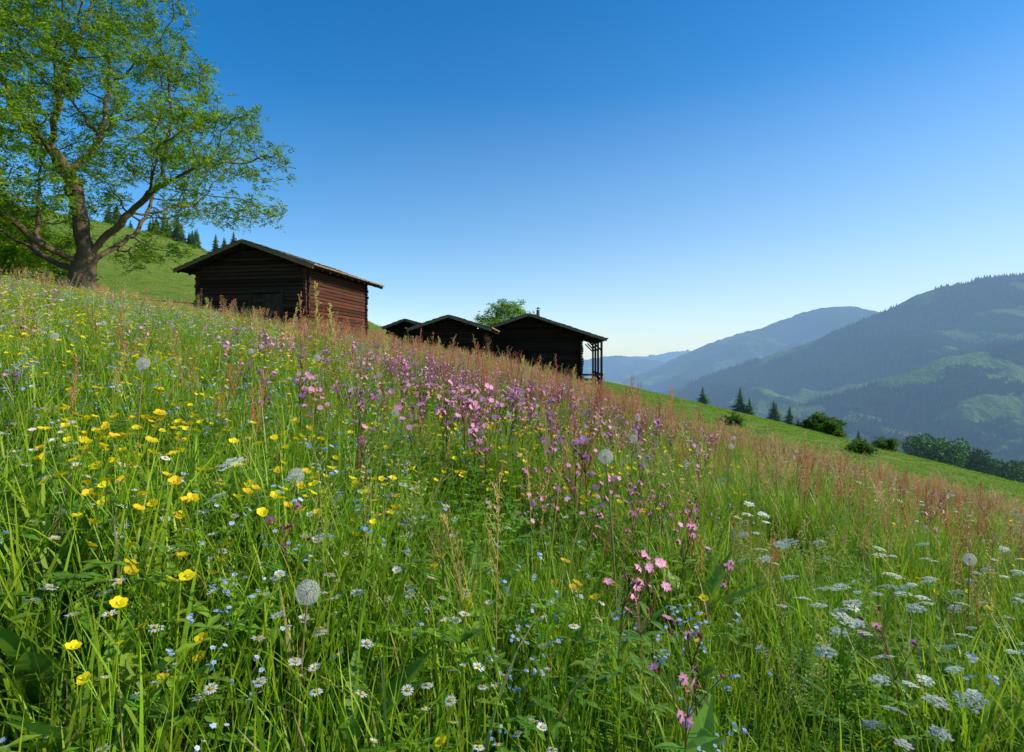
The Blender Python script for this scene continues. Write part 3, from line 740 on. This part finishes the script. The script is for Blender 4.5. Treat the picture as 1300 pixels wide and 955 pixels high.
def tree_mesh(nodes,par,r_tip,expo,flare=1.3,rmax=None,nflare=4):
    n=len(nodes);kids=[[] for _ in range(n)]
    for i,p in enumerate(par):
        if p>=0:kids[p].append(i)
    r=np.zeros(n)
    for i in range(n-1,-1,-1):
        r[i]=r_tip if not kids[i] else (sum(r[k]**expo for k in kids[i]))**(1/expo)
    if rmax: r*=1+(rmax/r[0]-1)*np.clip(r/r[0],0,1)**1.1
    mb=MB()
    rr=r.copy()
    for i in range(min(nflare,n)): rr[i]*=1+(flare-1)*(1-i/nflare)**2
    for i in range(n):
        for k in kids[i]:
            a=Vector(nodes[i]);b=Vector(nodes[k]);ra=min(rr[i],rr[k]*1.35);rb=rr[k]
            kk=12 if rb>.12 else (7 if rb>.04 else (4 if rb>.015 else 3))
            d=(b-a).normalized();u=d.orthogonal().normalized();w=d.cross(u);v=[]
            a2=a-d*ra*.5;b2=b+d*rb*.2
            for p,q in((a2,ra),(b2,rb)):
                for j in range(kk):
                    an=6.283*j/kk;bump=1+(.07*math.sin(an*3+i) if rb>.12 else 0);v.append(p+(u*math.cos(an)+w*math.sin(an))*q*bump)
            mb.add(v,[(j,(j+1)%kk,kk+(j+1)%kk,kk+j) for j in range(kk)],(1,1,1))
    return mb,r,kids
def leafcluster(seed,size,leafl,leafw,nr,c0,c1):
    random.seed(seed);mb=MB()
    for i in range(nr):
        a=R(0,6.28);el=R(-.5,.8);d=Vector((math.cos(a)*math.cos(el),math.sin(a)*math.cos(el),math.sin(el)));s=d.cross(Vector((0,0,1))).normalized()
        L=size*R(.6,1.1);c=jit(lerp(c0,c1,R(0,1)),.2);org=d*size*R(0,.3)
        for t in np.linspace(.3,1,5):
            p=org+d*L*t-Vector((0,0,L*.3*t*t))
            for sg in((-1,1) if t<.99 else (0,)):
                dd=(d*.6+s*sg+Vector((0,0,R(-.5,.2)))).normalized();l=leafl*R(.7,1.15);w=Vector((R(-1,1),R(-1,1),R(-.3,1))).cross(dd).normalized()*leafw*.5
                mb.add([p,p+dd*l*.5-w,p+dd*l,p+dd*l*.5+w],[(0,1,2,3)],c)
    return mb.mesh('leaf_cluster',M_LEAF)
CL=src_coll('leaf_clusters',[leafcluster(2000+i,.36,.12,.045,5,(.12,.26,.010),(.30,.46,.018)) for i in range(6)])
CLd=src_coll('dark_leaf_clusters',[leafcluster(2100+i,.5,.16,.09,8,(.06,.14,.015),(.13,.25,.025)) for i in range(5)])
def crown_points(clumps,per,sig,flat=.5):
    out=[]
    for c in clumps: out.append(np.array(c)+rng.normal(0,1,(per,3))*np.array([sig,sig,sig*flat]))
    return np.concatenate(out)
def broadleaf(name,base,trunk,clumps,per,sig,coll,nv,rmax,lscale=(.8,1.2),mult=1,r_tip=.011,step=.3,kill=.45,leafthr=.022,expo=2.25,flat=.5,grav=-.02,spread=.12):
    att=crown_points(clumps,per,sig,flat)
    nodes,par=colonize(base,trunk,att,step,kill,grav=grav)
    mb,r,kids=tree_mesh(nodes,par,r_tip,expo,rmax=rmax)
    o=bpy.data.objects.new(name,mb.mesh(name,M_BARK,True));scene.collection.objects.link(o)
    q=np.where(r<leafthr)[0];P=nodes[q]
    P=np.concatenate([P+rng.normal(0,spread,P.shape) for _ in range(mult)])
    rot=rng.uniform(-.6,.6,(len(P),3));rot[:,2]=rng.uniform(0,6.28,len(P))
    scatter('foliage',P,rot,rng.uniform(*lscale,len(P)),coll,nv,parent=o)
    print(name,len(nodes),len(P))
    return o
def ash():
    bx,by=-17.4,23.;gz=float(H(bx,by))
    zz=[4.3,5.4,7,9,11.3,14.5,17.2];rr=[5.4,7.8,8.4,7.4,5.6,3.4,.6]
    cl=[]
    while len(cl)<185:
        z=R(4.4,17);re=np.interp(z,zz,rr);a=R(0,6.28);f=R(.2,1.)**.5
        if z<6.2 and re*f<4.: continue
        p=(bx+math.cos(a)*re*f*1.0,by+math.sin(a)*re*f*.85,z+ (0 if f<.7 else R(-.4,.2)))
        if p[0]>-14 and p[2]<6.1: continue
        if all((p[0]-c[0])**2+(p[1]-c[1])**2+2.2*(p[2]-c[2])**2>1.0 for c in cl): cl.append(p)
        elif R(0,1)<.03: cl.append(p)
    trunk=[(bx+.02*i+.05*math.sin(i*1.1),by,gz-.2+i*.3) for i in range(1,9)]
    return broadleaf('ash_tree',(bx,by,gz-.3),trunk,cl,16,.56,CL,6,.46,(.75,1.2),2,flat=.38,spread=.2)
random.seed(21)
ash()
def small(name,x,y,h,w,n,coll,nv,rmax,low=.25,seed=1,**kw):
    random.seed(seed);g=float(H(x,y));cl=[]
    for _ in range(n):
        t=R(low,1);rr=w*math.sin(math.pi*min(.95,max(.15,(t-low)/(1-low)*.85+.12)))**.7;a=R(0,6.28);f=R(.2,1)**.5
        cl.append((x+math.cos(a)*rr*f,y+math.sin(a)*rr*f,g+h*t*.95))
    trunk=[(x,y,g+h*low*.8*i/4) for i in range(1,5)]
    return broadleaf(name,(x,y,g-.3),trunk,cl,12,.35*w/1.5,coll,nv,rmax,**kw)
small('rowan_tree',-.5,60,6.6,2.6,45,CL,6,.16,.3,3,mult=2,lscale=(1,1.6))
small('rowan_tree',-27,29,5.5,3.0,50,CL,6,.2,.2,4,mult=2,lscale=(1,1.5))
for i,(sx,sy,h,w) in enumerate(((-32.5,38,3.2,2.4),(-36,41,4.2,3),(-38,37,3.6,2.6),(-41,46,5,3))):
    small('hazel_shrub',sx,sy,h,w,40,CLd,5,.12,.08,30+i,mult=2,lscale=(1,1.5),step=.4,kill=.6,leafthr=.05)
for i,(sx,sy,h,w) in enumerate(((27,44,.9,.8),(46,70,1.4,1.3),(15.5,40,.6,.6))):
    small('hazel_shrub',sx,sy,h,w,16,CLd,5,.04,.05,60+i,mult=2,lscale=(.5,.9),step=.2,kill=.3,leafthr=.05)
random.seed(5)
def con(pts):
    P=[];S=[]
    for x,y,h in pts:
        P.append((x,y,float(H(x,y))-.4));S.append((h*1.15,h*1.15,h))
    return np.array(P),np.array(S)
row=[]
for i in range(55):
    x=R(-88,-50);y=R(112,140);row.append((x,y,R(3,7)))
P,S=con(row);scatter('crest_spruce_trees',P,zrot(len(P),.03),S,C_CON,4)
for x,y,h in ((57,170,10),(59.5,174,7),(69,172,13),(71,170,10),(78,168,10),(80.5,175,12),(84,172,11),(87,173,8),(104,180,12),(108.5,178,10)):
    o=bpy.data.objects.new('spruce_tree',C_CON.objects[random.randrange(4)].data);o.location=(x,y,float(H(x,y))-.4);o.scale=(h*1.55,h*1.55,h);o.rotation_euler=(0,0,R(0,6));scene.collection.objects.link(o)
small('copper_beech_tree',91,168,9,4.8,70,CLd,5,.35,.1,51,mult=3,lscale=(2.0,3.0),step=.8,kill=1.2,leafthr=.09,r_tip=.03)
wood=[]
for i in range(3):
    random.seed(70+i);mb=MB()
    stem(mb,[(0,0,-.1),(0,0,.5)],.03,.02,(.1,.07,.05),k=6)
    cs=[(R(-.3,.3),R(-.3,.3),R(.3,.85)) for _ in range(16)]
    for c in cs:
        for q in range(90):
            d=Vector((R(-1,1),R(-1,1),R(-.8,1))).normalized()*R(.10,.17);p=Vector(c)+d;u=Vector((R(-1,1),R(-1,1),R(-1,1))).normalized()*.028;w=u.orthogonal().normalized()*.022
            mb.add([p-u,p-w,p+u,p+w],[(0,1,2,3)],jit(lerp((.06,.13,.02),(.15,.25,.04),R(0,1)),.2))
    wood.append(mb.mesh('wood_tree',M_CON))
CWD=src_coll('woodland_trees',wood)
px=rng.uniform(118,330,420);py=rng.uniform(165,270,420)
q=(px/py>.70)&(px/py<1.6);px=px[q];py=py[q];s=rng.uniform(9,14,len(px))
scatter('woodland_edge',np.stack([px,py,H(px,py)-.5],1),zrot(len(px),.04),s,CWD,3)
px=rng.uniform(200,1400,9000);py=rng.uniform(300,1500,9000);q=fbm(px/150,py/150,123,4)>.50;px=px[q];py=py[q];s=rng.uniform(12,20,len(px))
scatter('valley_forest',np.stack([px,py,H(px,py)-.5],1),zrot(len(px),.03),s,C_FAR,3)
def fence():
    mb=MB();prev=None
    for i in range(13):
        t=i/12;x=-28+t*15.5;y=30.5+t*6;g=float(H(x,y));h=1.15
        stem(mb,[(x,y,g-.3),(x+R(-.05,.05),y,g+h)],.06,.055,(1,1,1),k=7)
        cur=[Vector((x,y,g+k)) for k in(.5,.95)]
        if prev:
            for a,b in zip(prev,cur): beam(mb,a,b,.035,.09,tone())
        prev=cur
    o=bpy.data.objects.new('wooden_fence',mb.mesh('fence',M_GREYW));scene.collection.objects.link(o)
fence()

# ------------------------------------------------------------------ light, sky, camera
w=bpy.data.worlds.new('World');scene.world=w;w.use_nodes=True;nt=w.node_tree
bg=nt.nodes['Background'];sky=nt.nodes.new('ShaderNodeTexSky');sky.sky_type='NISHITA';sky.sun_disc=False
sky.sun_elevation=SUN_EL;sky.sun_rotation=SUN_AZ;sky.air_density=1.0;sky.dust_density=.5;sky.ozone_density=2.0;sky.altitude=900
hs=nt.nodes.new('ShaderNodeHueSaturation');hs.inputs['Saturation'].default_value=1.5;hs.inputs['Value'].default_value=1.35
nt.links.new(sky.outputs[0],hs.inputs['Color'])
# pale summer haze low over the horizon, stronger on the sunward side
tc=nt.nodes.new('ShaderNodeTexCoord');sp=nt.nodes.new('ShaderNodeSeparateXYZ');nt.links.new(tc.outputs['Generated'],sp.inputs[0])
rp=ramp(nt,sp.outputs[2],[(0.,.9),(.06,.72),(.2,.40),(.42,.10),(.65,0.)])
az=N(nt,'ShaderNodeMapRange');nt.links.new(sp.outputs[0],az.inputs[0]);az.inputs[1].default_value=-.6;az.inputs[2].default_value=.7;az.inputs[3].default_value=.25;az.inputs[4].default_value=1.15
ml=N(nt,'ShaderNodeMath',operation='MULTIPLY');nt.links.new(rp,ml.inputs[0]);nt.links.new(az.outputs[0],ml.inputs[1]);ml.use_clamp=True
hz=mixrgb(nt,ml.outputs[0],hs.outputs[0],(4.7,5.8,6.6))
nt.links.new(hz,bg.inputs[0]);bg.inputs[1].default_value=.14
L=Vector((math.sin(SUN_AZ)*math.cos(SUN_EL),math.cos(SUN_AZ)*math.cos(SUN_EL),math.sin(SUN_EL)))
sd=bpy.data.lights.new('sun','SUN');sd.energy=5.0;sd.angle=rad(.5);sd.color=(1,.92,.74)
so=bpy.data.objects.new('sun',sd);so.rotation_euler=L.to_track_quat('Z','Y').to_euler();so.location=(50,0,50);scene.collection.objects.link(so)
cd=bpy.data.cameras.new('camera');cd.lens=20;cd.sensor_width=36;cd.clip_start=.05;cd.clip_end=80000;cd.shift_y=-.017
co=bpy.data.objects.new('camera',cd);co.location=(0,0,0);co.rotation_euler=(rad(90),0,0);scene.collection.objects.link(co);scene.camera=co
scene.view_settings.view_transform='Standard';scene.view_settings.look='None';scene.view_settings.exposure=0
